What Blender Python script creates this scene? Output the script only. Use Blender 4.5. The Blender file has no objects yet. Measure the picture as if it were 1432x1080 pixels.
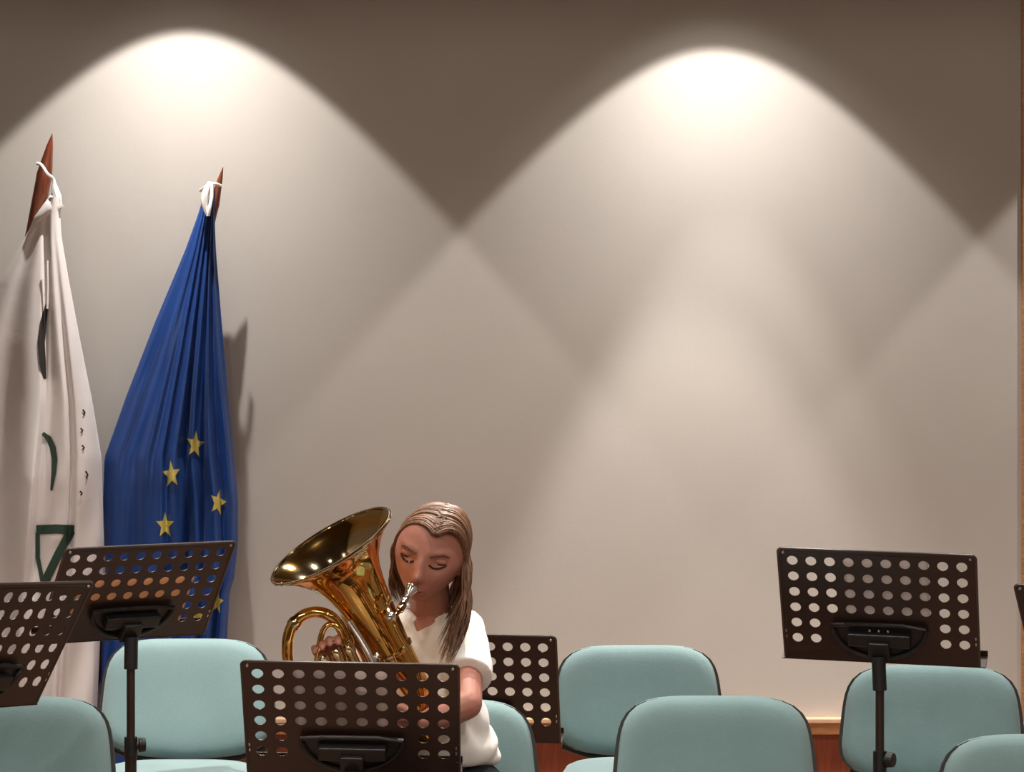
import bpy, bmesh, math, random
from mathutils import Vector, Matrix, noise
R = math.radians
S = bpy.context.scene
COL = S.collection
F = 4000.0; CZ = 1.55; WALL = 9.2

def P(px, py, Y):
    """point of the place that stands at distance Y on the sight line through (px, py)"""
    return Vector(((px-716)*Y/F, Y, CZ-(py-540)*Y/F))

# ------------------------------------------------------------------ camera
cam = bpy.data.cameras.new('camera'); co = bpy.data.objects.new('camera', cam); COL.objects.link(co)
cam.sensor_fit = 'HORIZONTAL'; cam.sensor_width = 36; cam.lens = 36*F/1432
cam.clip_end = 100
co.location = (0, 0, CZ); co.rotation_euler = (R(90), 0, 0)
S.camera = co
S.view_settings.view_transform = 'Standard'; S.view_settings.look = 'None'
S.view_settings.gamma = 1; S.view_settings.use_curve_mapping = False
S.view_settings.exposure = 0.0

# ------------------------------------------------------------------ light
w = bpy.data.worlds.new('world'); S.world = w; w.use_nodes = True
w.node_tree.nodes['Background'].inputs[0].default_value = (1, .86, .74, 1)
w.node_tree.nodes['Background'].inputs[1].default_value = .20

def spot(x, y, z, half, power, blend=.1, size=.03, color=(1, .93, .84), aim=None):
    l = bpy.data.lights.new('spot_lamp', 'SPOT'); o = bpy.data.objects.new('spot_lamp', l); COL.objects.link(o)
    l.energy = power; l.spot_size = R(half*2); l.spot_blend = blend; l.shadow_soft_size = size; l.color = color
    o.location = (x, y, z)
    if aim is not None:
        o.rotation_euler = (Vector(aim)-Vector((x, y, z))).to_track_quat('-Z', 'Y').to_euler()
    return o
def shape_beam(o, gain, edge):
    """reflector lamp: brighter along its axis than at the rim of its cone"""
    l = o.data; l.use_nodes = True; n = l.node_tree.nodes; k = l.node_tree.links; e = n['Emission']
    g = n.new('ShaderNodeNewGeometry'); sp = n.new('ShaderNodeSeparateXYZ'); k.new(g.outputs['Incoming'], sp.inputs[0])
    a = n.new('ShaderNodeMath'); a.operation = 'ABSOLUTE'; k.new(sp.outputs['Z'], a.inputs[0])
    m = n.new('ShaderNodeMapRange'); m.inputs['From Min'].default_value = edge; m.inputs['From Max'].default_value = 1; k.new(a.outputs[0], m.inputs['Value'])
    p = n.new('ShaderNodeMath'); p.operation = 'POWER'; p.inputs[1].default_value = 1.5; k.new(m.outputs[0], p.inputs[0])
    q = n.new('ShaderNodeMath'); q.operation = 'MULTIPLY_ADD'; q.inputs[1].default_value = gain; q.inputs[2].default_value = 1; k.new(p.outputs[0], q.inputs[0])
    k.new(q.outputs[0], e.inputs['Strength'])
def wx(px): return (px-716)*WALL/F
# wall washers in a row close to the wall
for px, zz, pw in ((262, 3.24, 66), (1000, 3.185, 62), (1742, 3.20, 60)):
    shape_beam(spot(wx(px), WALL-.46, zz, 40.6, pw*1.22, blend=.11, size=.012, color=(1, .95, .89)), 1.5, .766)
spot(wx(1000), WALL-.46, 3.19, 47, 13, blend=.5, size=.02)
spot(wx(262), WALL-.46, 3.26, 47, 5, blend=.6, size=.02)
# stage downlights further out, whose cones also graze the wall
spot(wx(968), WALL-.55, 3.36, 20.5, 215, blend=.34, size=.03)
spot(wx(1018), WALL-.44, 3.34, 20.5, 100, blend=.35, size=.02)
STAGE = [(-1.35, 7.35, 60), (-.35, 7.2, 60), (.75, 7.3, 60), (1.75, 7.4, 60), (-1.25, 6.1, 50), (-.05, 6.0, 55), (1.2, 6.1, 50), (-.6, 4.6, 40), (.7, 4.6, 40)]
for x, y, pw in STAGE:
    spot(x, y, 3.34, 42, pw*1.8, blend=.5, size=.075, color=(1, .94, .87))
# two narrow spots added to brighten the left back chair and the girl
spot(-1.15, 6.3, 3.34, 14, 420, blend=.8, size=.05, aim=(-.88, 7.7, .68))
spot(.25, 7.7, 3.34, 12, 420, blend=.7, size=.05, aim=(-.16, 6.45, 1.0))
# unseen point lights added in the hall as soft ambient fill
for x in (-3.2, -1.1, 1.1, 3.2):
    for y in (2.2, -.8, -3.8):
        l = bpy.data.lights.new('hall_fill_light', 'POINT'); o = bpy.data.objects.new('hall_fill_light', l); COL.objects.link(o)
        l.energy = 70; l.shadow_soft_size = .07; l.color = (1, .90, .77); o.location = (x, y, 3.85)

# ------------------------------------------------------------------ materials
def nodes(m): return m.node_tree.nodes, m.node_tree.links
def mat(name, color, rough=.6, metal=0, spec=.5, bump=0, bscale=60, var=0, vscale=8, stretch=(1, 1, 1), sheen=0, trans=0, coat=0):
    m = bpy.data.materials.new(name); m.use_nodes = True
    n, l = nodes(m); b = n['Principled BSDF']
    b.inputs['Base Color'].default_value = (*color, 1); b.inputs['Roughness'].default_value = rough
    b.inputs['Metallic'].default_value = metal; b.inputs['Specular IOR Level'].default_value = spec
    if sheen: b.inputs['Sheen Weight'].default_value = sheen
    if coat: b.inputs['Coat Weight'].default_value = coat
    tc = n.new('ShaderNodeTexCoord'); mp = n.new('ShaderNodeMapping'); mp.inputs['Scale'].default_value = stretch
    l.new(tc.outputs['Object'], mp.inputs['Vector'])
    if var:
        t = n.new('ShaderNodeTexNoise'); t.inputs['Scale'].default_value = vscale; t.inputs['Detail'].default_value = 6
        l.new(mp.outputs[0], t.inputs['Vector'])
        r = n.new('ShaderNodeValToRGB'); l.new(t.outputs['Fac'], r.inputs[0])
        r.color_ramp.elements[0].position = .3; r.color_ramp.elements[1].position = .7
        r.color_ramp.elements[0].color = (*[c*(1-var) for c in color], 1)
        r.color_ramp.elements[1].color = (*[min(1, c*(1+var)) for c in color], 1)
        l.new(r.outputs[0], b.inputs['Base Color'])
    if bump:
        t2 = n.new('ShaderNodeTexNoise'); t2.inputs['Scale'].default_value = bscale; t2.inputs['Detail'].default_value = 4
        l.new(mp.outputs[0], t2.inputs['Vector'])
        bp = n.new('ShaderNodeBump'); bp.inputs['Strength'].default_value = bump; bp.inputs['Distance'].default_value = .004
        l.new(t2.outputs['Fac'], bp.inputs['Height']); l.new(bp.outputs[0], b.inputs['Normal'])
    if trans:
        tr = n.new('ShaderNodeBsdfTranslucent'); tr.inputs[0].default_value = (*color, 1)
        mx = n.new('ShaderNodeMixShader'); mx.inputs[0].default_value = trans
        l.new(b.outputs[0], mx.inputs[1]); l.new(tr.outputs[0], mx.inputs[2])
        l.new(mx.outputs[0], n['Material Output'].inputs[0])
    return m
M = dict(
    wall=mat('wall_fabric', (.56, .525, .49), .9, spec=.2, bump=.10, bscale=260, var=.025, vscale=3),
    wood=mat('rail_wood', (.50, .24, .10), .35, var=.25, vscale=12, stretch=(1, 1, 12)),
    railtop=mat('lit_rail_cap_wood', (.72, .48, .30), .35, var=.15, vscale=12),  # paler than the rail: washer light on its top put into the colour
    dwood=mat('wainscot_wood', (.20, .040, .014), .45, var=.25, vscale=10, stretch=(10, 1, 1)),
    floor=mat('stage_floor_wood', (.22, .11, .06), .35, var=.3, vscale=6, stretch=(1, 12, 1)),
    ceil=mat('ceiling_paint', (.08, .065, .055), .9, var=.05),
    hall=mat('dark_hall_panelling', (.10, .07, .05), .6, var=.2, vscale=2),
    teal=mat('teal_upholstery', (.18, .272, .280), .9, spec=.2, bump=.3, bscale=500, var=.06, vscale=7, sheen=.35),
    black=mat('black_plastic', (.012, .012, .013), .42, bump=.1, bscale=200),
    stand=mat('black_powder_coated_steel', (.026, .012, .009), .38, spec=.6, bump=.05, bscale=300),
    rim=mat('lit_black_rim', (.05, .035, .03), .28, spec=.9),  # lighter, glossier than the desk to imitate light caught along its edge
    steel=mat('bright_screw_metal', (.6, .6, .6), .3, metal=1),
    brass=mat('lacquered_brass', (.80, .47, .13), .07, metal=1, bump=.03, bscale=25, var=.08, vscale=14),
    brassin=mat('bright_brass', (.72, .56, .32), .07, metal=1, var=.05),
    silver=mat('silver_plate', (.92, .90, .88), .14, metal=1, var=.03),
    skin=mat('skin', (.42, .18, .135), .55, spec=.35, bump=.1, bscale=300, var=.08, vscale=20),
    lip=mat('lip', (.42, .13, .11), .45, var=.05),
    dark=mat('dark_eye', (.035, .015, .012), .35, var=.1),
    brow=mat('brow_hair', (.13, .06, .04), .8, var=.2, vscale=60),
    shirt=mat('white_cotton', (.80, .76, .73), .9, spec=.2, bump=.15, bscale=40, var=.02, sheen=.2),
    trousers=mat('dark_trousers', (.02, .022, .03), .85, bump=.2, bscale=200, var=.2),
    shoe=mat('shoe_leather', (.03, .03, .03), .5, var=.1),
    hair=mat('light_brown_hair', (.150, .068, .034), .55, spec=.6, var=.55, vscale=30, stretch=(6, 6, .6)),
    blue=mat('blue_flag_cloth', (.012, .060, .27), .38, spec=.5, bump=.12, bscale=60, var=.10, vscale=9, sheen=.04),
    star=mat('yellow_star_cloth', (.68, .56, .13), .6, var=.1, vscale=30),
    white=mat('white_flag_cloth', (.80, .745, .735), .7, bump=.15, bscale=40, var=.04, vscale=9, sheen=.2),
    ink=mat('black_flag_print', (.022, .018, .018), .7, var=.2),
    green=mat('dark_green_flag_print', (.025, .06, .04), .7, var=.2),
    pole=mat('varnished_pole_wood', (.17, .042, .018), .3, var=.3, vscale=20, stretch=(4, 4, .6), coat=.3),
    cord=mat('white_cord', (.85, .82, .78), .8, bump=.3, bscale=300, var=.03),
    paper=mat('music_paper', (.74, .68, .66), .8, var=.03, trans=.35),
    folder=mat('tan_card', (.74, .50, .32), .8, var=.08, trans=.35),
)

# ------------------------------------------------------------------ helpers
class MB:
    def __init__(s): s.v = []; s.f = []
    def add(s, vs, fs):
        k = len(s.v); s.v += [Vector(v) for v in vs]; s.f += [tuple(i+k for i in f) for f in fs]
    def box(s, c, d, rot=None):
        x, y, z = [q/2 for q in d]; c = Vector(c)
        vs = [Vector((i*x, j*y, k*z)) for i in (-1, 1) for j in (-1, 1) for k in (-1, 1)]
        if rot: vs = [rot @ v for v in vs]
        s.add([v+c for v in vs], [(0, 1, 3, 2), (4, 6, 7, 5), (0, 4, 5, 1), (2, 3, 7, 6), (0, 2, 6, 4), (1, 5, 7, 3)])
    def tube(s, pts, rad, n=12, closed=False, flat=1.0):
        pts = [Vector(p) for p in pts]; m = len(pts)
        if not isinstance(rad, (list, tuple)): rad = [rad]*m
        ref = None; vs = []; fs = []
        for i, p in enumerate(pts):
            if closed: t = pts[(i+1) % m]-pts[i-1]
            else: t = pts[min(i+1, m-1)]-pts[max(i-1, 0)]
            t.normalize()
            if ref is None: ref = t.orthogonal().normalized() if abs(t.y) > .9 else t.cross(Vector((0, 1, 0))).normalized()
            ref = (ref-t*ref.dot(t)).normalized(); b = t.cross(ref)
            for k in range(n):
                a = 2*math.pi*k/n
                vs.append(p+rad[i]*(ref*math.cos(a)+b*math.sin(a)*flat))
        for i in range(m if closed else m-1):
            for k in range(n):
                j = (i+1) % m
                fs.append((i*n+k, i*n+(k+1) % n, j*n+(k+1) % n, j*n+k))
        if not closed:
            fs.append(tuple(range(n))[::-1]); fs.append(tuple((m-1)*n+k for k in range(n)))
        s.add(vs, fs)
    def cap(s, a, b, ra, rb, n=14):
        """tapered limb piece with round ends"""
        a, b = Vector(a), Vector(b); t = (b-a).normalized()
        pts = []; rr = []
        for q in (-1, -.85, -.5, 0): pts.append(a+t*ra*q); rr.append(max(ra*math.sqrt(1-q*q), ra*.05))
        for q in (0, .5, .85, 1): pts.append(b+t*rb*q); rr.append(max(rb*math.sqrt(1-q*q), rb*.05))
        s.tube(pts, rr, n)
    def ell(s, c, r, n=20, m=12, rot=None, fn=None):
        c = Vector(c); vs = []; fs = []
        for i in range(m+1):
            th = math.pi*i/m
            for k in range(n):
                a = 2*math.pi*k/n
                v = Vector((r[0]*math.sin(th)*math.cos(a), r[1]*math.sin(th)*math.sin(a), r[2]*math.cos(th)))
                if fn: v = fn(v)
                if rot: v = rot @ v
                vs.append(v+c)
        for i in range(m):
            for k in range(n):
                fs.append((i*n+k, (i+1)*n+k, (i+1)*n+(k+1) % n, i*n+(k+1) % n))
        s.add(vs, fs)
    def lathe(s, prof, o, ax, n=48):
        """prof: list of (distance along ax, radius)"""
        o = Vector(o); ax = Vector(ax).normalized(); u = ax.orthogonal().normalized(); v = ax.cross(u)
        vs = [o+ax*d+(u*math.cos(2*math.pi*k/n)+v*math.sin(2*math.pi*k/n))*r for d, r in prof for k in range(n)]
        fs = [(i*n+k, i*n+(k+1) % n, (i+1)*n+(k+1) % n, (i+1)*n+k) for i in range(len(prof)-1) for k in range(n)]
        s.add(vs, fs)
    def build(s, name, m, parent=None, smooth=True, bevel=0, sharp=40):
        off = parent_origin(parent)
        me = bpy.data.meshes.new(name); me.from_pydata([v-off for v in s.v], [], s.f)
        bm = bmesh.new(); bm.from_mesh(me)
        bmesh.ops.remove_doubles(bm, verts=bm.verts, dist=1e-6)
        bmesh.ops.recalc_face_normals(bm, faces=bm.faces); bm.to_mesh(me); bm.free()
        return link(name, me, m, parent, smooth, bevel, sharp)
def parent_origin(p):
    o = Vector()
    while p is not None and p.get('world_built'):
        o += p.location; p = p.parent
    return o
def link(name, me, m, parent=None, smooth=True, bevel=0, sharp=40):
    me.materials.clear(); me.materials.append(m)
    if smooth:
        me.polygons.foreach_set('use_smooth', [True]*len(me.polygons))
        me.set_sharp_from_angle(angle=R(sharp))
    o = bpy.data.objects.new(name, me); COL.objects.link(o); o.parent = parent
    if bevel:
        b = o.modifiers.new('bevel', 'BEVEL'); b.width = bevel; b.segments = 2; b.limit_method = 'ANGLE'
    return o
def remesh(name, mb, m, parent, voxel, smooth=2, disp=None):
    """fuse the pieces of mb into one continuous surface"""
    off = parent_origin(parent)
    me = bpy.data.meshes.new(name); me.from_pydata([v-off for v in mb.v], [], mb.f)
    bm = bmesh.new(); bm.from_mesh(me)
    bmesh.ops.remove_doubles(bm, verts=bm.verts, dist=1e-6)
    bmesh.ops.recalc_face_normals(bm, faces=bm.faces); bm.to_mesh(me); bm.free()
    o = bpy.data.objects.new(name, me); COL.objects.link(o)
    r = o.modifiers.new('r', 'REMESH'); r.mode = 'VOXEL'; r.voxel_size = voxel
    if smooth:
        s = o.modifiers.new('s', 'SMOOTH'); s.iterations = smooth; s.factor = .5
    dg = bpy.context.evaluated_depsgraph_get(); dg.update()
    new = bpy.data.meshes.new_from_object(o.evaluated_get(dg))
    bpy.data.objects.remove(o)
    if disp:
        nn = [v.normal.copy() for v in new.vertices]
        for v, q in zip(new.vertices, nn): v.co += q*disp(v.co+off, q)
    return link(name, new, m, parent, True, 0, 180)
def thing(name, label, cat, loc=(0, 0, 0), rz=0, group=None, world_built=False):
    o = bpy.data.objects.new(name, None); COL.objects.link(o); o.location = loc; o.rotation_euler = (0, 0, rz)
    o.empty_display_size = .1
    tag(o, label, cat, group)
    if world_built: o['world_built'] = True
    return o
def tag(o, label, cat, group=None):
    o['label'] = label; o['category'] = cat
    if group: o['group'] = group
    return o
def struct(o): o['kind'] = 'structure'; return o
def spline(pts, k=6):
    """Catmull-Rom"""
    p = [Vector(q) for q in pts]; p = [2*p[0]-p[1]]+p+[2*p[-1]-p[-2]]; out = []
    for i in range(1, len(p)-2):
        for j in range(k):
            t = j/k
            out.append(.5*((2*p[i])+(p[i+1]-p[i-1])*t+(2*p[i-1]-5*p[i]+4*p[i+1]-p[i+2])*t*t+(-p[i-1]+3*p[i]-3*p[i+1]+p[i+2])*t**3))
    out.append(p[-2]); return out
def lerp_table(tab, y):
    if y <= tab[0][0]: return tab[0][1:]
    for a, b in zip(tab, tab[1:]):
        if y <= b[0]:
            t = (y-a[0])/(b[0]-a[0]); return tuple(p+(q-p)*t for p, q in zip(a[1:], b[1:]))
    return tab[-1][1:]

# ------------------------------------------------------------------ setting
m = MB(); m.box((0, WALL+.05, 1.67), (7.2, .1, 3.5)); struct(m.build('wall_back', M['wall'], smooth=False))
m = MB(); m.box((0, 6.2, -.05), (7.2, 6.4, .1)); struct(m.build('floor', M['floor'], smooth=False))
m = MB(); m.box((0, 6.2, 3.47), (7.2, 6.4, .1)); struct(m.build('ceiling', M['ceil'], smooth=False))
m = MB(); m.box((-3.65, 6.2, 1.7), (.1, 6.4, 3.5)); struct(m.build('wall_left', M['wall'], smooth=False))
m = MB(); m.box((3.65, 6.2, 1.7), (.1, 6.4, 3.5)); struct(m.build('wall_right', M['wall'], smooth=False))
# the hall in front of the stage
m = MB(); m.box((0, -2.2, -.35), (10, 10.4, .1)); struct(m.build('floor_hall', M['hall'], smooth=False))
m = MB(); m.box((0, -2.2, 4.15), (10, 10.4, .1)); struct(m.build('ceiling_hall', M['hall'], smooth=False))
for nm, c, d in (('wall_hall_left', (-4.95, -2.2, 1.9), (.1, 10.4, 4.6)), ('wall_hall_right', (4.95, -2.2, 1.9), (.1, 10.4, 4.6)), ('wall_front', (0, -7.45, 1.9), (10, .1, 4.6)),
                 ('wall_proscenium_left', (-4.25, 3.05, 1.9), (1.3, .1, 4.6)), ('wall_proscenium_right', (4.25, 3.05, 1.9), (1.3, .1, 4.6)), ('wall_proscenium_top', (0, 3.05, 3.85), (7.2, .1, .66)), ('wall_stage_front', (0, 3.05, -.18), (7.2, .1, .26))):
    m = MB(); m.box(c, d); struct(m.build(nm, M['hall'], smooth=False))
# wainscot: panel, rail, cap coloured paler for the washer light on it
def zr(py): return CZ-(py-540)*(WALL-.03)/F
XR = wx(1426)
wn = MB(); wn.box((0, WALL-.008, zr(1028)/2), (7.2, .016, zr(1028)))
wn = struct(wn.build('baseboard_back', M['dwood'], smooth=False))
m = MB(); m.box((0, WALL-.014, (zr(1012)+zr(1028))/2), (7.2, .028, zr(1012)-zr(1028))); struct(m.build('trim_1', M['wood'], smooth=False, bevel=.003))
m = MB(); m.box((-(3.6-XR)/2, WALL-.020, (zr(1004.5)+zr(1012))/2), (3.6+XR, .040, zr(1004.5)-zr(1012))); struct(m.build('trim_2', M['railtop'], smooth=False, bevel=.004))
m = MB(); m.box((XR+.065, WALL-.005, 1.7), (.12, .010, 3.4)); struct(m.build('trim_3', M['wood'], smooth=False, bevel=.004))

# ------------------------------------------------------------------ chairs
def outline(th, a, b, n=4.4):
    c, s = math.cos(th), math.sin(th)
    r = (abs(c)**n+abs(s)**n)**(-1/n)
    x, z = r*c*a, r*s*b
    x *= 1-.065*(z/b)-.02*(z/b)**2
    if z < 0: z *= 1-.10*(1-(1-min(1, abs(x/a)))**1.0)+.06
    return x, z
def pad(a, b, depth, n=4.4, rings=12, seg=56, bow=.02, back=.006):
    """padded cushion panel standing in x-z, bulging to -y"""
    vs = [(0, -depth, 0)]; fs = []
    prof = [i/rings for i in range(1, rings+1)]
    for q in prof:
        for k in range(seg):
            x, z = outline(2*math.pi*k/seg, a, b, n)
            y = -depth*(max(0, 1-q**5))**.5
            vs.append((x*q, y-bow*(x*q/a)**2, z*q))
    for k in range(seg): fs.append((0, 1+k, 1+(k+1) % seg))
    for i in range(rings-1):
        for k in range(seg):
            a0 = 1+i*seg+k; a1 = 1+i*seg+(k+1) % seg
            fs.append((a0, a0+seg, a1+seg, a1))
    last = 1+(rings-1)*seg; base = len(vs)
    for k in range(seg):
        x, y, z = vs[last+k]; vs.append((x, y+back, z))
    for k in range(seg): fs.append((last+k, base+k, base+(k+1) % seg, last+(k+1) % seg))
    fs.append(tuple(base+k for k in range(seg))[::-1])
    return vs, fs
def make_chair():
    t = thing('upholstered_chair', '', 'chair')
    lean = Matrix.Rotation(R(-9), 3, 'X')          # top tips away from the sitter
    A, B = .230, .153; ctr = Vector((0, .0, .680))
    def put(mb, vs, fs, dy=0): mb.add([lean @ (Vector(v)+Vector((0, dy, 0)))+ctr for v in vs], fs)
    b = MB(); put(b, *pad(A, B, .034)); b.build('backrest', M['teal'], t, sharp=80)
    b = MB(); vs, fs = pad(A+.005, B-.003, -.020, back=-.014); put(b, vs, fs, .010); b.build('back_shell', M['black'], t, sharp=60)
    for s in (-1, 1):
        b = MB(); b.tube(spline([(s*.10, .035, .60), (s*.10, .055, .50), (s*.10, .03, .470), (s*.10, -.10, .455)], 5), .012, 8, flat=1.8); b.build('back_bracket', M['black'], t)
    b = MB(); b.tube(spline([(-.21, .0, .552), (-.12, -.005, .524), (0, -.008, .516), (.12, -.005, .524), (.21, .0, .552)], 5), .013, 8); b.build('lower_back_rail', M['black'], t)
    lay = Matrix.Rotation(R(-90), 3, 'X')           # pad front (-y) -> up (+z)
    b = MB(); vs, fs = pad(.232, .205, .05, bow=0, back=.012)
    b.add([Vector((v[0], v[2]*1.0-.235, .484-v[1])) for v in vs], fs); b.build('seat', M['teal'], t, sharp=80)
    b = MB(); vs, fs = pad(.236, .21, -.02, bow=0, back=-.012)
    b.add([Vector((v[0], v[2]-.235, .471-v[1])) for v in vs], fs); b.build('seat_shell', M['black'], t)
    for sx in (-1, 1):
        for sy in (-1, 1):
            b = MB(); b.tube(spline([(sx*.19, -.235+sy*.02, .462), (sx*.215, -.235+sy*.12, .43), (sx*.235, -.235+sy*.215, .20), (sx*.25, -.235+sy*.25, .0)], 5), .011, 10, flat=1.4)
            b.build('leg', M['black'], t)
        b = MB(); b.tube([(sx*.19, -.235-.05, .462), (sx*.19, -.235+.05, .462)], .012, 8); b.build('side_rail', M['black'], t)
    return t
def copy_tree(o, parent=None):
    c = o.copy(); COL.objects.link(c); c.parent = parent
    for ch in list(o.children): copy_tree(ch, c)
    return c
proto = make_chair(); used = False
def chair(px, ptop, Y, rz, label, group):
    global used
    o = copy_tree(proto) if used else proto; used = True
    x = (px-716)*Y/F
    s = (CZ-(ptop-540)*Y/F)/.832
    o.location = (x, Y, 0); o.rotation_euler = (0, 0, R(rz)); o.scale = (1, 1, s)
    o['label'] = label; o['group'] = group; return o
GF, GR = 'chairs in the front row', 'chairs in the back row'
chair(263, 894, 7.75, 0, 'pale teal chair behind the left music stand, brightly lit, standing before the blue flag', GR)
chair(891, 903, 8.0, 2, 'teal upholstered chair standing right of the partly hidden back music stand', GR)
chair(1303, 931, 7.45, -9, 'turned teal chair standing behind the right-hand music stand pole', GR)
chair(22, 975, 6.72, 0, 'teal chair at bottom left, overlapped by the corner of the leftmost music stand', GF)
chair(612, 979, 6.72, 0, 'teal chair the horn player sits on', GF)
chair(999, 974, 6.68, 0, 'teal chair in the centre foreground, in front of another teal chair', GF)
chair(1462, 1028, 5.95, 3, 'teal chair cut off by the bottom right corner of the photograph', GF)

# ------------------------------------------------------------------ music stands
PW, PH, PIT, NR = .0447, .0447, .0447, .0130
def music_stand(px, py, Y, tilt, yaw, roll, label, sc=1.0, lw=.474):
    c = P(px, py, Y)
    root = thing('music_stand', label, 'music stand', (c.x, c.y, 0), R(yaw), 'perforated black music stands')
    tr, rr = R(tilt), R(roll)
    U = Vector((math.cos(rr), 0, -math.sin(rr))); V0 = Vector((0, -math.sin(tr), math.cos(tr)))
    Vv = (V0+Vector((1, 0, 0))*math.sin(rr)*math.cos(tr)).normalized(); U = (U-Vv*U.dot(Vv)).normalized()
    N = U.cross(Vv).normalized()
    if N.y > 0: N = -N                      # towards the audience (the back of the desk)
    O = Vector((0, 0, c.z))
    def D(u, v, n=0): return O+(U*u+Vv*v+N*n)*sc
    W2, H2 = .235, .16
    top = H2-.034+PIT/2; x0 = -PIT*5
    vs, fs = [], []
    def q(*p):
        k = len(vs); vs.extend(p); fs.append(tuple(range(k, k+len(p))))
    for r in range(6):
        for cidx in range(10):
            xa, ya = x0+cidx*PIT, top-r*PIT; xb, yb = xa+PIT, ya-PIT
            if r >= 4 and 2 <= cidx <= 7:
                q((xa, yb), (xb, yb), (xb, ya), (xa, ya)); continue
            cx, cy = (xa+xb)/2, (ya+yb)/2; n = 16; ring = []; sq = []
            for k in range(n):
                a = 2*math.pi*(k+.0)/n; cc, ss = math.cos(a), math.sin(a)
                ring.append((cx+cc*NR, cy+ss*NR)); mx = max(abs(cc), abs(ss)); sq.append((cx+cc/mx*PIT/2, cy+ss/mx*PIT/2))
            for k in range(n):
                q(sq[k], sq[(k+1) % n], ring[(k+1) % n], ring[k])
    yb = top-6*PIT
    q((-W2, yb), (-x0*-1, yb), (x0, top), (-W2, top)); q((-x0, yb), (W2, yb), (W2, top), (-x0, top))
    q((-W2, -H2), (W2, -H2), (W2, yb), (-W2, yb))
    rc = H2-top
    arc = lambda s: [(s*(W2-rc)+s*rc*math.sin(R(a)), top+rc*math.cos(R(a))) for a in range(0, 91, 15)]
    L = arc(-1); Rr = arc(1)
    vs2 = [(-W2, top)]+L[::-1][1:]+Rr+[]
    q(*([p for p in L[::-1]]+[p for p in Rr]))
    mb = MB(); mb.add([D(u, v, 0) for u, v in vs], fs)
    desk = mb.build('desk', M['stand'], root, smooth=False)
    so = desk.modifiers.new('s', 'SOLIDIFY'); so.thickness = .002*sc; so.offset = 0
    # rolled rim around the desk
    rim = [(-W2, -H2)]+[p for p in L[::-1]]+Rr+[(W2, -H2)]
    mb = MB(); mb.tube([D(u, v, 0) for u, v in rim], .0028*sc, 8); mb.build('desk_rim', M['rim'], root)
    # ledge on the player's side, reaching a little past the side
    mb = MB(); rot = Matrix((U, -N, Vv)).transposed()
    mb.box(D(.003, -H2, -.022), (lw*sc, .048*sc, .003*sc), rot); mb.box(D(.003, -H2+.008, -.046), (lw*sc, .003*sc, .018*sc), rot)
    mb.build('ledge', M['stand'], root, smooth=False, bevel=.001)
    for s in (-1, 1):
        mb = MB(); mb.lathe([(0, .0), (0, .0042), (.003, .003), (.004, 0)], D(s*(W2-.013), H2-.010, .0015), N, 12); mb.build('rivet', M['steel'], root)
        for e in (0, 1):
            mb = MB(); mb.box(D(s*(W2-.007), -.078-.016*e, .0014), (.003, .001, .008), rot); mb.build('side_slot', M['steel'], root, smooth=False)
    # half-moon bracket on the back
    bw, bh, bt = .112, .092, -.046
    pts = [(bw*math.cos(R(a)), bt-bh*math.sin(R(a))) for a in range(0, 181, 9)]
    mb = MB(); ring = [D(u, v, .014) for u, v in pts]; mb.tube(ring+[D(-bw*.5, bt+.004, .014), D(bw*.5, bt+.004, .014)], .006*sc, 8, closed=True)
    brk = mb.build('half_moon_bracket', M['black'], root)
    vsb = [(u*.96, v) for u, v in pts[2:-2]]
    mb = MB(); a = [D(u*.97, v*.98+bt*.02, .010) for u, v in pts]; mb.add(a, [tuple(range(len(a)))]); mb.build('bracket_plate', M['black'], root, smooth=False)
    mb = MB(); mb.box(D(0, bt-.032, .022), (.15*sc, .020, .035), rot); mb.box(D(0, bt-.06, .026), (.05, .032, .055), rot); mb.build('tilt_block', M['black'], root, smooth=False, bevel=.003)
    for du in (-.022, 0, .022) if lw > .48 else ():
        mb = MB(); mb.lathe([(0, 0), (0, .004), (.003, .003), (.004, 0)], D(du, bt-.008, .020), N, 10); mb.build('screw', M['steel'], root)
    hub = D(0, bt-.075, .050)
    py_ = hub.y
    mb = MB(); mb.tube([hub+Vector((0, 0, .01)), (0, py_, hub.z-.07)], .017, 14); mb.build('collar', M['black'], root)
    mb = MB(); mb.tube([(0, py_, hub.z-.06), (0, py_, .50)], .0105, 14); mb.build('pole', M['stand'], root)
    zk = .655
    mb = MB(); mb.lathe([(0, 0), (0, .010), (.018, .010), (.020, .019), (.036, .017), (.038, 0)], (0, py_, zk), (1, -.3, 0), 12); mb.tube([(0, py_, zk-.03), (0, py_, zk+.02)], .0165, 12); mb.build('clamp_knob', M['black'], root)
    mb = MB(); mb.tube([(0, py_, zk-.02), (0, py_, .12)], .0145, 14); mb.build('lower_tube', M['stand'], root)
    for k, a in enumerate((80, 200, 320)):
        dx, dy = math.cos(R(a)), math.sin(R(a)); mb = MB()
        mb.tube(spline([(0, py_, .36), (dx*.10, py_+dy*.10, .28), (dx*.2, py_+dy*.2, .14), (dx*.27, py_+dy*.27, .01)], 4), .009, 8); lg = mb.build('leg', M['stand'], root)
        mb = MB(); mb.lathe([(0, 0), (0, .013), (.03, .012), (.03, 0)], (dx*.272, py_+dy*.272, 0), (0, 0, 1), 10); mb.build('rubber_foot', M['black'], lg)
    mw = Matrix.Translation(root.location) @ Matrix.Rotation(R(yaw), 4, 'Z')
    return root, (lambda u, v, n: mw @ D(u, v, n))
stF, dF = music_stand(492, 1006, 6.13, 34.6, -1, 1.0, 'black perforated music stand standing directly in front of the horn player', .98)
stR, dR = music_stand(1229, 850, 6.84, 30, -15, 1.4, 'black music stand on the right, whole desk visible before the bare wall', 1.0, .494)
stB, dB = music_stand(652, 962, 7.28, 27, -7, .8, 'black music stand partly hidden behind the player, only its right edge visible')
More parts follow.
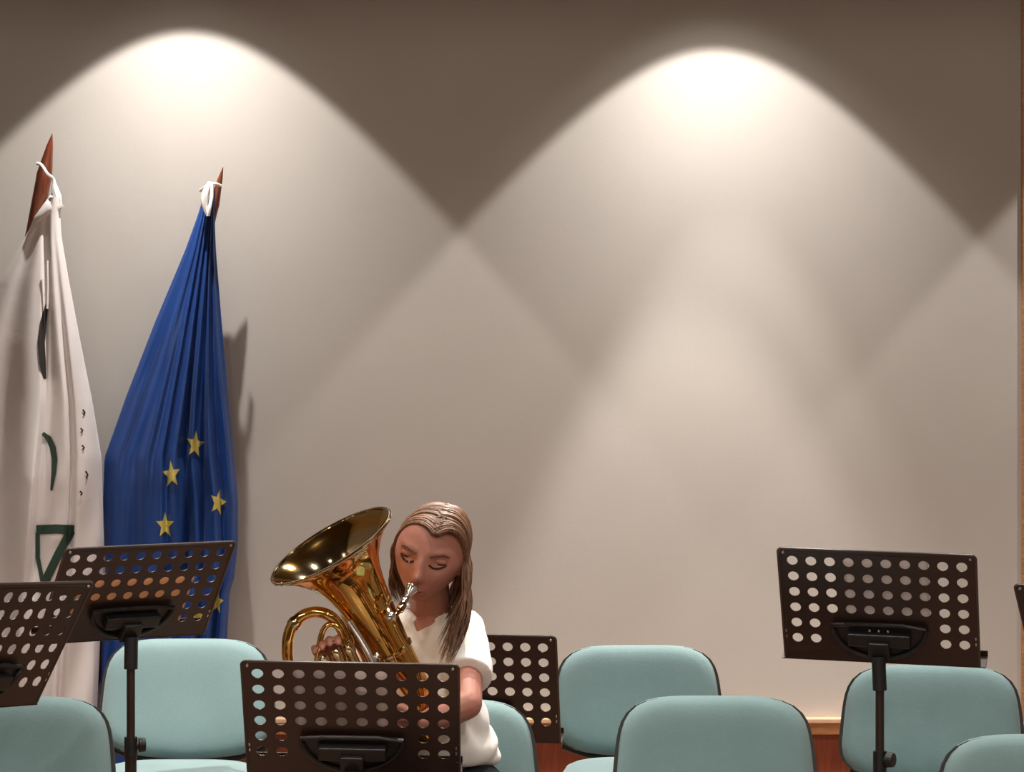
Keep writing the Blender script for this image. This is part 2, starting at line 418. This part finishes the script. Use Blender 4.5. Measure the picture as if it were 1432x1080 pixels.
stL, dL = music_stand(191, 829, 7.10, 38, 32, -.6, 'tilted brown-black music stand in front of the blue flag', .972)
stLL, dLL = music_stand(-11, 905, 6.12, 29.5, 58, 2.5, 'sharply turned music stand at the left edge of the photograph', .995)
stRR, dRR = music_stand(1571, 896, 6.7, 36, -28, 0, 'music stand past the right edge, only one desk corner showing')

def sheet(d, u0, u1, v0, v1, m_, label, name='sheet_music', cat='sheet music'):
    n = 10; mb = MB(); vs = []; fs = []
    for i in range(n+1):
        for j in range(n+1):
            u = u0+(u1-u0)*i/n; v = v0+(v1-v0)*j/n
            vs.append(d(u, v, -.007-.006*math.sin(math.pi*j/n)*math.sin(math.pi*i/n)))
    for i in range(n):
        for j in range(n): k = i*(n+1)+j; fs.append((k, k+1, k+n+2, k+n+1))
    c = sum(vs, Vector())/len(vs)
    mb.add([v-c for v in vs], fs); o = mb.build(name, m_); o.location = c
    s = o.modifiers.new('s', 'SOLIDIFY'); s.thickness = .0008; s.offset = 0
    return tag(o, label, cat)
sheet(dR, -.088, .122, -.150, .147, M['paper'], 'white paper sheet on the right-hand music stand, seen through its holes')
sheet(dF, -.125, .085, -.150, .147, M['paper'], 'white paper sheet on the front music stand facing the player')
sheet(dL, -.165, .155, -.150, .050, M['folder'], 'tan card folder lying low on the music stand before the blue flag', 'music_folder', 'folder')

# ------------------------------------------------------------------ flags
def flag_surface(tab, fold, Y0):
    """tab rows: (py, left, right); returns f(s, py) -> world point of the front of the cloth"""
    def f(s, py, back=0):
        xl, xr = lerp_table(tab, py); px = xl+(xr-xl)*s
        d = fold(s, py) if not back else -.03-.02*math.sin(math.pi*s)*min(1, (py-tab[0][0])/300)
        return P(px, py, Y0-d)
    return f
def build_flag(name, tab, f, m_, parent, ns=150, nv=110):
    y0, y1 = tab[0][0], tab[-1][0]; mb = MB(); vs = []; fs = []; nb = 24; n = ns+nb
    for j in range(nv+1):
        py = y0+(y1-y0)*j/nv
        for i in range(ns): vs.append(f(i/(ns-1), py))
        for i in range(nb): vs.append(f(1-(i+1)/(nb+1), py, 1))
    for j in range(nv):
        for i in range(n): fs.append((j*n+i, j*n+(i+1) % n, (j+1)*n+(i+1) % n, (j+1)*n+i))
    fs.append(tuple(range(n))); fs.append(tuple(nv*n+i for i in range(n))[::-1])
    mb.add(vs, fs); return mb.build(name, m_, parent, sharp=70)
def patch(name, f, tab, poly_tris, m_, parent, off=.004):
    """flat print / appliqué laid on the cloth: triangles in picture-plane units of the flag, subdivided"""
    tris = poly_tris
    for _ in range(3):
        nt = []
        for a, b, c in tris:
            ab = ((a[0]+b[0])/2, (a[1]+b[1])/2); bc = ((b[0]+c[0])/2, (b[1]+c[1])/2); ca = ((c[0]+a[0])/2, (c[1]+a[1])/2)
            nt += [(a, ab, ca), (ab, b, bc), (ca, bc, c), (ab, bc, ca)]
        tris = nt
    mb = MB(); vs = []; fs = []
    for t in tris:
        k = len(vs)
        for x, y in t:
            xl, xr = lerp_table(tab, y); s = (x-xl)/(xr-xl); s = min(1, max(0, s))
            vs.append(f(s, y)+Vector((0, -off, 0)))
        fs.append((k, k+1, k+2))
    mb.add(vs, fs); return mb.build(name, m_, parent, sharp=180)

# blue flag
tabE = [(262, 288, 300), (300, 277, 300), (350, 259, 302), (450, 217, 310), (550, 178, 319), (640, 146, 328), (700, 144, 333), (760, 146, 333), (808, 147, 328), (830, 146, 321), (890, 143, 318), (1000, 139, 306), (1120, 141, 300), (1200, 145, 296)]
def foldE(s, py):
    g = min(1, (py-250)/420); q = max(0, min(1, (py-620)/200))
    d = .075*g*math.sin(math.pi*min(1, max(0, s)))**.7
    w_ = 0
    for c, wd, a in ((.30, .075, .018), (.43, .04, .020), (.55, .045, .026), (.70, .035, .024), (.82, .03, .026), (.93, .03, .018), (.12, .08, .010)):
        cc = c+.03*math.sin(py/130+c*9)*(1-q*.4)
        w_ += a*math.exp(-((s-cc)/wd)**2)
    for c, wd, a in ((.62, .022, .030), (.76, .02, .028), (.48, .02, .014), (.88, .018, .02)):
        w_ -= a*math.exp(-((s-c-.012*math.sin(py/90+c*20))/wd)**2)
    w_ += q*.012*math.sin(s*17+py/60)+g*.003*math.sin(s*60+py/45)
    return d+w_*(.25+.9*g)
fE = flag_surface(tabE, foldE, 9.03)
pe = P(146, 900, 9.05); pole_dir = (P(312, 234, 9.05)-P(146, 900, 9.06)).normalized()
base = P(312, 234, 9.05)-pole_dir*((P(312, 234, 9.05)).z/pole_dir.z)
EU = thing('flag', 'deep blue flag with yellow stars draped around a leaning wooden pole', 'flag', base, 0, None, True)
build_flag('cloth', tabE, fE, M['blue'], EU)
def star_tris(cx, cy, rx, ry, rot):
    pts = []
    for k in range(10):
        a = R(rot-90+36*k); r = 1 if k % 2 == 0 else .42
        pts.append((cx+rx*r*math.cos(a), cy+ry*r*math.sin(a)))
    return [((cx, cy), pts[k], pts[(k+1) % 10]) for k in range(10)]
for cx, cy, rx, ry, rot in ((273, 622, 13, 20, 8), (240, 664, 13, 20, -6), (305, 703, 12, 20, 14), (231, 735, 13, 19, 0), (304, 842, 9, 18, 10), (242, 812, 12, 17, 4), (277, 862, 11, 17, -8)):
    patch('star', fE, tabE, star_tris(cx, cy, rx, ry, rot), M['star'], EU)
def flagpole(tip, r, tipL, parent):
    b = parent.location; d = (tip-b).normalized(); L = (tip-b).length
    mb = MB(); mb.lathe([(.0, .001), (tipL*.3, r*.42), (tipL, r), (tipL+.02, r*.98), (L*.5, r*.95), (L, r*.95), (L, 0)], tip, -d, 20)
    mb.build('pole', M['pole'], parent)
tipE = P(312, 234, 9.05)
flagpole(tipE, .018, .12, EU)
mb = MB()
mb.tube(spline([P(309, 260, 9.02), P(300, 257, 9.0), P(288, 261, 9.0), P(280, 267, 9.02)], 4), .0045, 8)
mb.tube(spline([P(293, 254, 9.0), P(288, 268, 8.99), P(286, 285, 8.985), P(290, 302, 8.98)], 4), [.004+.008*math.sin(math.pi*i/12) for i in range(13)], 8)
mb.tube(spline([P(296, 255, 9.0), P(296, 275, 8.99), P(293, 292, 8.98), P(291, 302, 8.98)], 4), .006, 8)
mb.build('tie_cord', M['cord'], EU)

# white flag
tabW = [(276, 69, 86), (284, 62, 87), (296, 54, 84), (330, 36, 86), (390, 2, 96), (480, -38, 113), (560, -62, 129), (640, -82, 142), (760, -95, 145), (850, -98, 142), (985, -92, 136), (1120, -85, 132), (1200, -80, 130)]
def foldW(s, py):
    xl, xr = lerp_table(tabW, py); px = xl+(xr-xl)*s
    g = min(1, (py-250)/420)
    c0 = 66-.0*(py-340) if py < 560 else 66-(py-560)*.09      # deep gap between the two lobes
    d = .0
    ri = 1/(1+math.exp(-(px-c0)/2.2))
    wr = max(8, xr-c0)
    sr = max(0, min(1, (px-c0)/wr)); sl = max(0, min(1, (c0-px)/max(8, c0-xl)))
    d += ri*(.035+.075*g)*(math.sin(math.pi*(.12+.88*sr)))**.6
    d += (1-ri)*((.01+.23*g)*(1-sl)**1.05-.06*g)
    # valley at right lobe
    cv = c0+wr*.50
    d -= .040*g*math.exp(-((px-cv)/4.5)**2)
    d -= .05*g*math.exp(-((px-c0+3)/3.5)**2)
    d += .006*g*math.sin(sl*13+py/110)*(1-ri)*2.6+.004*g*math.sin(px/6+py/50)*ri
    if py > 700: d += .008*math.sin(px/9+py/31)*min(1, (py-700)/100)
    return d
fW = flag_surface(tabW, foldW, 8.99)
tipW = P(73, 187, 9.04)
dW = (P(73, 187, 9.04)-P(45, 335, 9.05)).normalized(); baseW = tipW-dW*(tipW.z/dW.z)
FW = thing('flag', 'white flag with dark lettering and green triangle at the left edge on a wooden pole', 'flag', baseW, 0, None, True)
build_flag('cloth', tabW, fW, M['white'], FW)
flagpole(tipW, .025, .13, FW)
def quad(a, b, c, d): return [(a, b, c), (a, c, d)]
def stroke(pts, wd):
    out = []
    L = []; Rr = []
    for i, p in enumerate(pts):
        a = pts[max(0, i-1)]; b = pts[min(len(pts)-1, i+1)]; dx, dy = b[0]-a[0], b[1]-a[1]; l = math.hypot(dx, dy)
        w2 = wd[i]/2 if isinstance(wd, list) else wd/2
        L.append((p[0]-dy/l*w2, p[1]+dx/l*w2)); Rr.append((p[0]+dy/l*w2, p[1]-dx/l*w2))
    for i in range(len(pts)-1): out += quad(L[i], L[i+1], Rr[i+1], Rr[i])
    return out
patch('printed_letter', fW, tabW, stroke([(66, 425), (61, 450), (58, 480), (60, 510), (63, 530)], [4, 9, 10, 9, 4]), M['ink'], FW)
patch('printed_letter', fW, tabW, stroke([(60, 606), (68, 613), (74, 626), (76.5, 642), (75.5, 660), (72, 686)], [5, 8, 8.5, 8.5, 7, 3]), M['green'], FW)
patch('printed_triangle', fW, tabW, stroke([(51, 741), (78, 740), (104, 741)], 13)+stroke([(100, 742), (82, 775), (64, 812), (58, 830)], 12)+stroke([(53, 745), (53, 780), (60, 815)], 6), M['green'], FW)
for x, y, a in ((117, 577, 4), (114, 602, 3), (116, 626, 3), (121, 664, 5), (113, 690, 3)):
    patch('printed_mark', fW, tabW, stroke([(x-1, y-a), (x+2, y), (x, y+a)], 2.4), M['ink'], FW)
mb = MB()
mb.tube(spline([P(52, 229, 9.0), P(58, 231, 8.985), P(66, 243, 8.975), P(74, 250, 8.98), P(76, 262, 8.985)], 4), .0055, 8)
mb.tube(spline([P(75, 250, 8.98), P(78, 270, 8.975), P(84, 287, 8.97)], 5), [.004, .005, .007, .010, .012, .013, .014, .014, .012, .008, .005], 8)
mb.build('tie_cord', M['cord'], FW)
mb = MB(); vs = [P(76, 266, 8.975), P(88, 289, 8.965), P(70, 301, 8.955), P(52, 312, 8.965), P(35, 335, 8.99), P(48, 303, 8.97), P(62, 284, 8.962)]
cen = P(66, 292, 8.945); vs2 = [v+Vector((0, .02, 0)) for v in vs]
mb.add([cen]+vs+vs2, [(0, 1+i, 1+(i+1) % 7) for i in range(7)]+[(1+i, 8+i, 8+(i+1) % 7, 1+(i+1) % 7) for i in range(7)])
mb.build('cloth_corner', M['white'], FW, sharp=180)
mb = MB(); mb.tube([P(66, 365, 8.93), P(66.5, 400, 8.925), P(66, 432, 8.92)], .004, 8); mb.build('hanging_cord', M['cord'], FW)

# ------------------------------------------------------------------ horn
BC = P(463, 764, 6.22); AX = Vector((-.478, -.245, .836)).normalized()
HN = thing('euphonium', 'gold brass horn with a wide flared bell held by the seated girl', 'horn', BC-Vector((0, 0, .55)), 0, None, True)
out = [(0, .1475), (.006, .1420), (.014, .131), (.026, .116), (.042, .100), (.062, .084), (.086, .0725), (.12, .063), (.163, .056), (.22, .048), (.275, .041), (.35, .034), (.43, .029)]
inn = [(d+.0015, r-.0018) for d, r in out[1:]]
mb = MB(); mb.lathe(out, BC, -AX, 72); mb.build('bell', M['brass'], HN, sharp=180)
mb = MB(); mb.lathe([(0, .1475)]+inn, BC, -AX, 72); mb.lathe([(.36, .032), (.36, 0)], BC, -AX, 24); mb.build('bell_interior', M['brassin'], HN, sharp=180)
u_ = AX.orthogonal().normalized(); v_ = AX.cross(u_)
mb = MB(); mb.tube([BC+(u_*math.cos(a)+v_*math.sin(a))*.1475 for a in [2*math.pi*k/72 for k in range(72)]], .0036, 8, closed=True); mb.build('bell_rim', M['brassin'], HN)
E0 = BC-AX*.43
mb = MB(); rr = [.029, .029, .028, .027, .026, .025, .024, .023]
bow = spline([E0+AX*.01, E0-AX*.03, E0-AX*.05+Vector((-.02, .02, -.015)), E0+Vector((-.05, .02, -.05)), E0+Vector((-.10, .015, -.04)), E0+Vector((-.14, .0, .02)), E0+Vector((-.16, -.01, .09))], 6)
mb.tube(bow, [.029-.008*i/(len(bow)-1) for i in range(len(bow))], 20); mb.build('bottom_bow', M['brass'], HN)
def ring_on(name, c, ax, r, h, m_=None):
    mb = MB(); ax = Vector(ax).normalized(); mb.lathe([(-h, r*.9), (-h, r), (-h*.5, r*1.08), (h*.5, r*1.08), (h, r), (h, r*.9)], c, ax, 24); mb.build(name, m_ or M['brassin'], HN)
# branch lying against the left of the bell
br = spline([P(470, 838, 6.25), P(484, 862, 6.25), P(500, 892, 6.26), P(516, 925, 6.28), P(530, 960, 6.31), P(540, 1000, 6.35)], 6)
mb = MB(); mb.tube(br, [.006+.008*min(1, i/10) for i in range(len(br))], 14); mb.build('main_branch', M['brassin'], HN)
# the big loop on the left
lp = spline([P(420, 1010, 6.28), P(409, 960, 6.24), P(403, 925, 6.22), P(402, 900, 6.21), P(408, 877, 6.21), P(424, 861, 6.21), P(444, 856, 6.21), P(463, 863, 6.21), P(477, 880, 6.22), P(487, 905, 6.24), P(494, 935, 6.26), P(500, 980, 6.3), P(490, 1020, 6.32), P(455, 1035, 6.31), P(420, 1010, 6.28)][:-1], 6)
mb = MB(); mb.tube(lp, .0125, 16, closed=True); mb.build('tuning_loop', M['brass'], HN)
ring_on('ferrule', P(412, 872, 6.21), P(420, 863, 6.21)-P(406, 880, 6.21), .0145, .009)
ring_on('ferrule', P(484, 897, 6.233), P(487, 905, 6.24)-P(477, 880, 6.22), .0145, .008)
mb = MB(); mb.tube(spline([P(441, 940, 6.2), P(446, 905, 6.2), P(452, 882, 6.2), P(462, 873, 6.2), P(474, 880, 6.2), P(484, 905, 6.22), P(500, 945, 6.24)], 5), .0065, 12); mb.build('slide_tube', M['brass'], HN)
mb = MB(); mb.tube(spline([P(488, 868, 6.20), P(505, 895, 6.21), P(522, 925, 6.22), P(540, 960, 6.25)], 5), .0075, 12); mb.build('slide_tube', M['silver'], HN)
# three piston valves
vd = (P(440, 905, 6.19)-P(474, 975, 6.22)).normalized()
for k, (vx, vy, Yv) in enumerate(((449, 916, 6.17), (467, 908, 6.185), (485, 903, 6.20))):
    top = P(vx, vy, Yv)
    mb = MB(); mb.lathe([(0, 0), (0, .009), (.006, .0125), (.02, .0130), (.022, .0115), (.12, .0115), (.122, .013), (.14, .013), (.145, 0)], top, -vd, 20); vv = mb.build('valve', M['brassin'], HN)
    mb = MB(); mb.lathe([(0, .003), (.018, .003), (.018, .0075), (.022, .008), (.025, .0055), (.0255, 0)], top, vd, 14); mb.build('valve_button', M['silver'], vv)
    mb = MB(); mb.tube(spline([top-vd*.05, top-vd*.05+Vector((-.035, -.005, 0)), top-vd*.08+Vector((-.045, -.005, -.01)), top-vd*.10+Vector((-.01, 0, 0))], 5), .006, 10); mb.build('valve_slide', M['brass'], HN)
# mouthpipe and mouthpiece
LIP = P(576, 822, 6.285)
md = (P(576, 822, 6.285)-P(561, 850, 6.235)).normalized()
mb = MB(); mb.lathe([(0, .0090), (0, .0140), (.002, .0152), (.005, .0148), (.011, .0115), (.022, .0085), (.028, .0055), (.034, .0050), (.040, .0075), (.046, .0060), (.058, .0052)], LIP, -md, 28); mb.build('mouthpiece', M['silver'], HN)
mpE = LIP-md*.054
mb = MB(); lead = spline([mpE+md*.006, mpE-md*.02, P(551, 868, 6.20), P(560, 890, 6.21), P(573, 912, 6.22), P(586, 940, 6.235), P(592, 985, 6.27), P(575, 1015, 6.31)], 6)
mb.tube(lead, .0052, 12); mb.build('mouthpipe', M['brass'], HN)
ring_on('mouthpipe_receiver', mpE-md*.012, md, .0085, .011, M['brassin'])
mb = MB(); mb.ell(P(546, 862, 6.19), (.012, .012, .011)); mb.build('water_key_cap', M['silver'], HN)
mb = MB(); mb.tube([P(546, 862, 6.19), P(538, 843, 6.2), P(534, 828, 6.215)], [.005, .004, .003], 8); mb.tube([P(540, 850, 6.19), P(547, 838, 6.2)], .004, 8); mb.build('lyre_bracket', M['brassin'], HN)
ring_on('bell_brace', BC-AX*.275, AX, .0425, .006)
mb = MB(); mb.lathe([(0, 0), (0, .007), (.01, .006), (.014, 0)], P(527, 918, 6.215), (0, -1, .3), 16); mb.build('valve_cap', M['silver'], HN)

# ------------------------------------------------------------------ girl
G = thing('person', 'seated girl with long light-brown hair and white t-shirt playing the brass horn', 'person', (-.18, 6.5, 0), 0, None, True)
HR = Matrix.Rotation(R(-9), 3, 'Z') @ Matrix.Rotation(R(14), 3, 'Y') @ Matrix.Rotation(R(17), 3, 'X')
mouth_l = Vector((0, -.098, -.056))
HC = (LIP+Vector((.006, .005, -.009)))-HR @ mouth_l
def gs(v, c, w): return math.exp(-sum(((v[i]-c[i])/w[i])**2 for i in range(3) if w[i]))
def face(v):
    v = v.copy(); z = v.z
    if z < .01: v.x *= 1-.34*min(1, (.01-z)/.108)**1.5
    if z < 0 and v.y > 0: v.y *= 1-.30*min(1, -z/.108)
    if v.y < 0:
        v.y *= 1-.05*math.exp(-((z-.05)/.05)**2)
        v.y -= .024*gs(v, (0, 0, -.022), (.0105, 0, .013))+.010*gs(v, (0, 0, .0), (.008, 0, .02))
        for s in (-1, 1):
            v.y += .014*gs(v, (s*.035, 0, .012), (.016, 0, .012))
            v.y -= .004*gs(v, (s*.035, 0, .034), (.02, 0, .008))
            v.y -= .007*gs(v, (s*.042, 0, -.024), (.02, 0, .02))
            v.y -= .006*gs(v, (s*.011, 0, -.028), (.006, 0, .006))
        v.y -= .009*gs(v, (0, 0, -.056), (.022, 0, .012))
        v.y += .004*gs(v, (0, 0, -.072), (.02, 0, .006))
        v.y -= .012*gs(v, (0, 0, -.092), (.022, 0, .014))
        v.y += .018*min(1, max(0, (-z-.02)/.088))**1*(-1)*.35
    return v
body = MB()
body.ell(HC, (.078, .092, .108), 96, 72, HR, face)
for s in (-1, 1): body.ell(HC+HR @ Vector((s*.074, .004, -.008)), (.007, .017, .028), 16, 10, HR)
neckB = Vector((-.185, 6.50, 1.03))
body.cap(HC+HR @ Vector((0, .025, -.06)), neckB, .044, .050); body.cap(neckB, (-.185, 6.51, .95), .052, .09)
SHR, SHL = Vector((-.318, 6.50, 1.0)), P(650, 880, 6.50)      # her right, her left
ELR, WRR = Vector((-.425, 6.42, .80)), P(470, 935, 6.30)
ELL, WRL = P(653, 985, 6.29), P(590, 1012, 6.25)
body.cap((-.185, 6.51, .97), (-.18, 6.5, .62), .095, .10, 20)
for sh, el, wr in ((SHR, ELR, WRR), (SHL, ELL, WRL)):
    body.cap((-.185, 6.51, .98), sh, .045, .038); body.cap(sh, el, .042, .034)
    md_ = el.lerp(wr, .3); body.cap(el, md_, .034, .034); body.cap(md_, wr, .034, .023)
def hand(wr, fwd, side, palmn, thumb_side, curl):
    """wr wrist, fwd along the hand, side across the knuckles, palmn out of the palm"""
    fwd = fwd.normalized(); palmn = (palmn-fwd*palmn.dot(fwd)).normalized(); side = fwd.cross(palmn).normalized()*thumb_side
    for k in range(4):
        off = (k-1.5)*.0185
        kn = wr+fwd*(.078-.004*abs(k-1))-side*off*1.0
        body.cap(wr+fwd*.012-side*off*.6, kn, .0135, .0105, 10)
        L = (.040, .044, .041, .032)[k]; p = kn; d = fwd; rad = .0092
        for j, (fr, c) in enumerate(((1, curl[0]), (.65, curl[1]), (.5, curl[2]))):
            ang = R(c); d = (d*math.cos(ang)+palmn*math.sin(ang)).normalized()
            # keep the bending plane
            q2 = p+d*L*fr; body.cap(p, q2, rad, rad*.9, 10); p = q2; rad *= .9
            palmn_ = (palmn-d*palmn.dot(d))
            if palmn_.length > 1e-4: palmn2 = palmn_.normalized()
        palmn = palmn
    t0 = wr+fwd*.02+side*.024; t1 = t0+fwd*.028+side*.022+palmn*.012; t2 = t1+fwd*.026+side*.004+palmn*.016
    body.cap(t0, t1, .013, .011, 10); body.cap(t1, t2, .0105, .009, 10)
hand(WRR, Vector((-.02, -.06, .07)), None, Vector((.2, -.75, -.5)), 1, (35, 30, 25))
hand(WRL, Vector((-.09, -.02, -.01)), None, Vector((0, .8, .5)), -1, (45, 45, 35))
# hips, legs
HPR, HPL = Vector((-.255, 6.47, .61)), Vector((-.105, 6.47, .61))
KNR, KNL = Vector((-.235, 6.09, .58)), Vector((-.07, 6.09, .58))
ANR, ANL = Vector((-.225, 6.22, .10)), Vector((-.07, 6.22, .10))
for hp, kn, an in ((HPR, KNR, ANR), (HPL, KNL, ANL)):
    body.cap(hp, kn, .07, .048); body.cap(kn, kn.lerp(an, .35), .046, .045); body.cap(kn.lerp(an, .35), an, .045, .030)
    body.cap(an+Vector((0, .02, -.05)), an+Vector((0, -.10, -.07)), .03, .022)
remesh('body', body, M['skin'], G, .0038, 2)
# clothes
tr = MB(); tr.cap((-.26, 6.5, .62), (-.10, 6.5, .62), .092, .092, 20)
for hp, kn, an in ((HPR, KNR, ANR), (HPL, KNL, ANL)):
    tr.cap(hp, kn, .082, .060); tr.cap(kn, kn.lerp(an, .35), .058, .056); tr.cap(kn.lerp(an, .35), an+Vector((0, 0, .02)), .056, .044)
remesh('trousers', tr, M['trousers'], G, .008, 3)
for an in (ANR, ANL):
    s = MB(); s.cap(an+Vector((0, .03, -.055)), an+Vector((0, -.12, -.062)), .042, .036); s.cap(an+Vector((0, .02, -.04)), an+Vector((0, .01, -.01)), .040, .036)
    s.v = [Vector((v.x, v.y, max(v.z, .002))) for v in s.v]
    s.build('shoe', M['shoe'], G)
sh = MB()
rings = [(.695, -.186, 6.50, .150, .115), (.705, -.184, 6.50, .156, .120), (.735, -.184, 6.495, .155, .118), (.78, -.186, 6.49, .140, .112), (.84, -.187, 6.49, .122, .106), (.90, -.187, 6.50, .120, .100), (.97, -.187, 6.505, .125, .092), (1.015, -.187, 6.51, .120, .075), (1.038, -.187, 6.51, .09, .062), (1.052, -.187, 6.51, .058, .05)]
vs, fs = [], []; n = 40
for z, cx, cy, rx, ry in rings:
    for k in range(n):
        a = 2*math.pi*k/n; vs.append((cx+rx*math.cos(a), cy+ry*math.sin(a), z))
for i in range(len(rings)-1):
    for k in range(n): fs.append((i*n+k, i*n+(k+1) % n, (i+1)*n+(k+1) % n, (i+1)*n+k))
fs.append(tuple(range(n))[::-1]); fs.append(tuple((len(rings)-1)*n+k for k in range(n)))
sh.add(vs, fs)
for s_, el in ((SHR, ELR), (SHL, ELL)):
    top_ = s_+Vector((0, 0, -.002)); hem = s_.lerp(el, .66)
    sh.cap((-.187, 6.51, .99), top_, .05, .052)
    d = (hem-top_).normalized(); sh.tube([top_-d*.02, top_, top_.lerp(hem, .5), hem, hem+d*.002], [.040, .052, .055, .060, .058], 20)
def wr(p, n_):
    q = Vector((p.x*9, p.y*9, p.z*5)); a = noise.noise(q*1.3)*.010+noise.noise(q*3)*.004
    return a+.006*math.sin(p.z*70+noise.noise(q)*6)*max(0, min(1, (.95-p.z)/.1))*.6
remesh('t_shirt', sh, M['shirt'], G, .006, 3, wr)
# collar
mb = MB(); mb.tube([Vector((-.187+.060*math.cos(a), 6.505+.052*math.sin(a), 1.044-.012*math.cos(a+math.pi/2)*-1)) for a in [2*math.pi*k/32 for k in range(32)]], .007, 8, closed=True); mb.build('collar', M['shirt'], G)
# face details
def FP(x, z, out=0):
    v = Vector((x, 0, z)); t = 1-(x/.078)**2-(z/.108)**2; v.y = -.092*math.sqrt(max(0, t)); v = face(v); v.y -= out; return HC+HR @ v
for s in (-1, 1):
    mb = MB(); mb.ell(FP(s*.035, .010, -.005), (.0145, .009, .0075), 20, 12, HR); e = mb.build('eye', M['dark'], G)
    mb = MB(); mb.tube(spline([FP(s*.018, .008, .002), FP(s*.028, .002, .003), FP(s*.041, .002, .003), FP(s*.053, .009, .002)], 4), .0022, 6); mb.build('eyelashes', M['dark'], G)
    mb = MB(); mb.tube(spline([FP(s*.016, .027, .001), FP(s*.029, .032, .001), FP(s*.043, .033, .001), FP(s*.056, .026, .001)], 4), [.0028]*10+[.0025, .002, .001], 6); mb.build('eyebrow', M['brow'], G)
    mb = MB(); mb.ell(FP(s*.035, .0155, -.003), (.0175, .010, .0085), 20, 12, HR); mb.build('eyelid', M['skin'], G)
mb = MB(); mb.tube(spline([FP(-.024, -.058, .0), FP(-.012, -.053, .002), FP(0, -.055, .002), FP(.012, -.053, .002), FP(.024, -.058, 0)], 4), [.001]+[.0035]*15+[.001], 8)
mb.tube(spline([FP(-.022, -.059, .0), FP(-.010, -.064, .002), FP(.010, -.064, .002), FP(.022, -.059, 0)], 4), [.001]+[.004]*11+[.001], 8); mb.build('lips', M['lip'], G)
# hair: locks combed from a parting, framing the face and falling over her shoulders
random.seed(4); hair = MB()
PARTX = .018
def lock(side, y, depth, length, lift, w0):
    a, b, c = .081+lift, .100+lift, .114+lift
    pts = []
    yy = max(-.74, min(.93, y))
    pj = random.uniform(-.007, .007); st = random.uniform(-7, 5)
    for k in range(11):
        t = k/10; th = R(st*(1-t)+t*86)
        ycur = yy*(1-t)+(yy*.35+.22)*t if yy < 0 else yy
        ycur = max(ycur, -.62+.40*max(0, t-.25)/.75) if k > 2 else ycur
        k2 = math.sqrt(max(.02, 1-ycur*ycur))
        x = side*a*k2*math.sin(th)+(PARTX+pj)*(1-t)
        z = c*k2*math.cos(th)
        pts.append(HC+HR @ Vector((x, b*ycur, z)))
    p = pts[-1].copy(); n = 9; sw = random.uniform(-1, 1)
    front = yy < .15
    for k in range(1, n+1):
        t = k/n
        q = p+Vector((side*(.008*math.sin(t*3)-.042*t*t*(1 if side > 0 else .2)) + sw*.018*t + .004*math.sin(t*9+sw*3), (-.02 if front and side > 0 else .05)*t+depth*t, -length*t))
        pts.append(q)
    pts = spline(pts, 2); m_ = len(pts)
    hair.tube(pts, [w0*(.55+.45*math.sin(math.pi*min(1, .15+i/m_)))*(1 if i < m_*.8 else max(.12, (m_-i)/(m_*.2))) for i in range(m_)], 5, flat=.55)
for i in range(560):
    side = random.choice((-1, 1)); y = random.uniform(-.9, .93)
    ln = random.uniform(.165, .235) if side > 0 else random.uniform(.10, .15)
    lock(side, y, random.uniform(-.025, .012), ln, random.uniform(-.003, .003), random.uniform(.0024, .0044))
hair.ell(HC+HR @ Vector((0, .014, .010)), (.077, .090, .104), 48, 32, HR, lambda v: v if v.y > -.055 or v.z > .086 else Vector((v.x, -.055+(v.y+.055)*.1, v.z)))
hr = hair.build('hair', M['hair'], G, sharp=180)
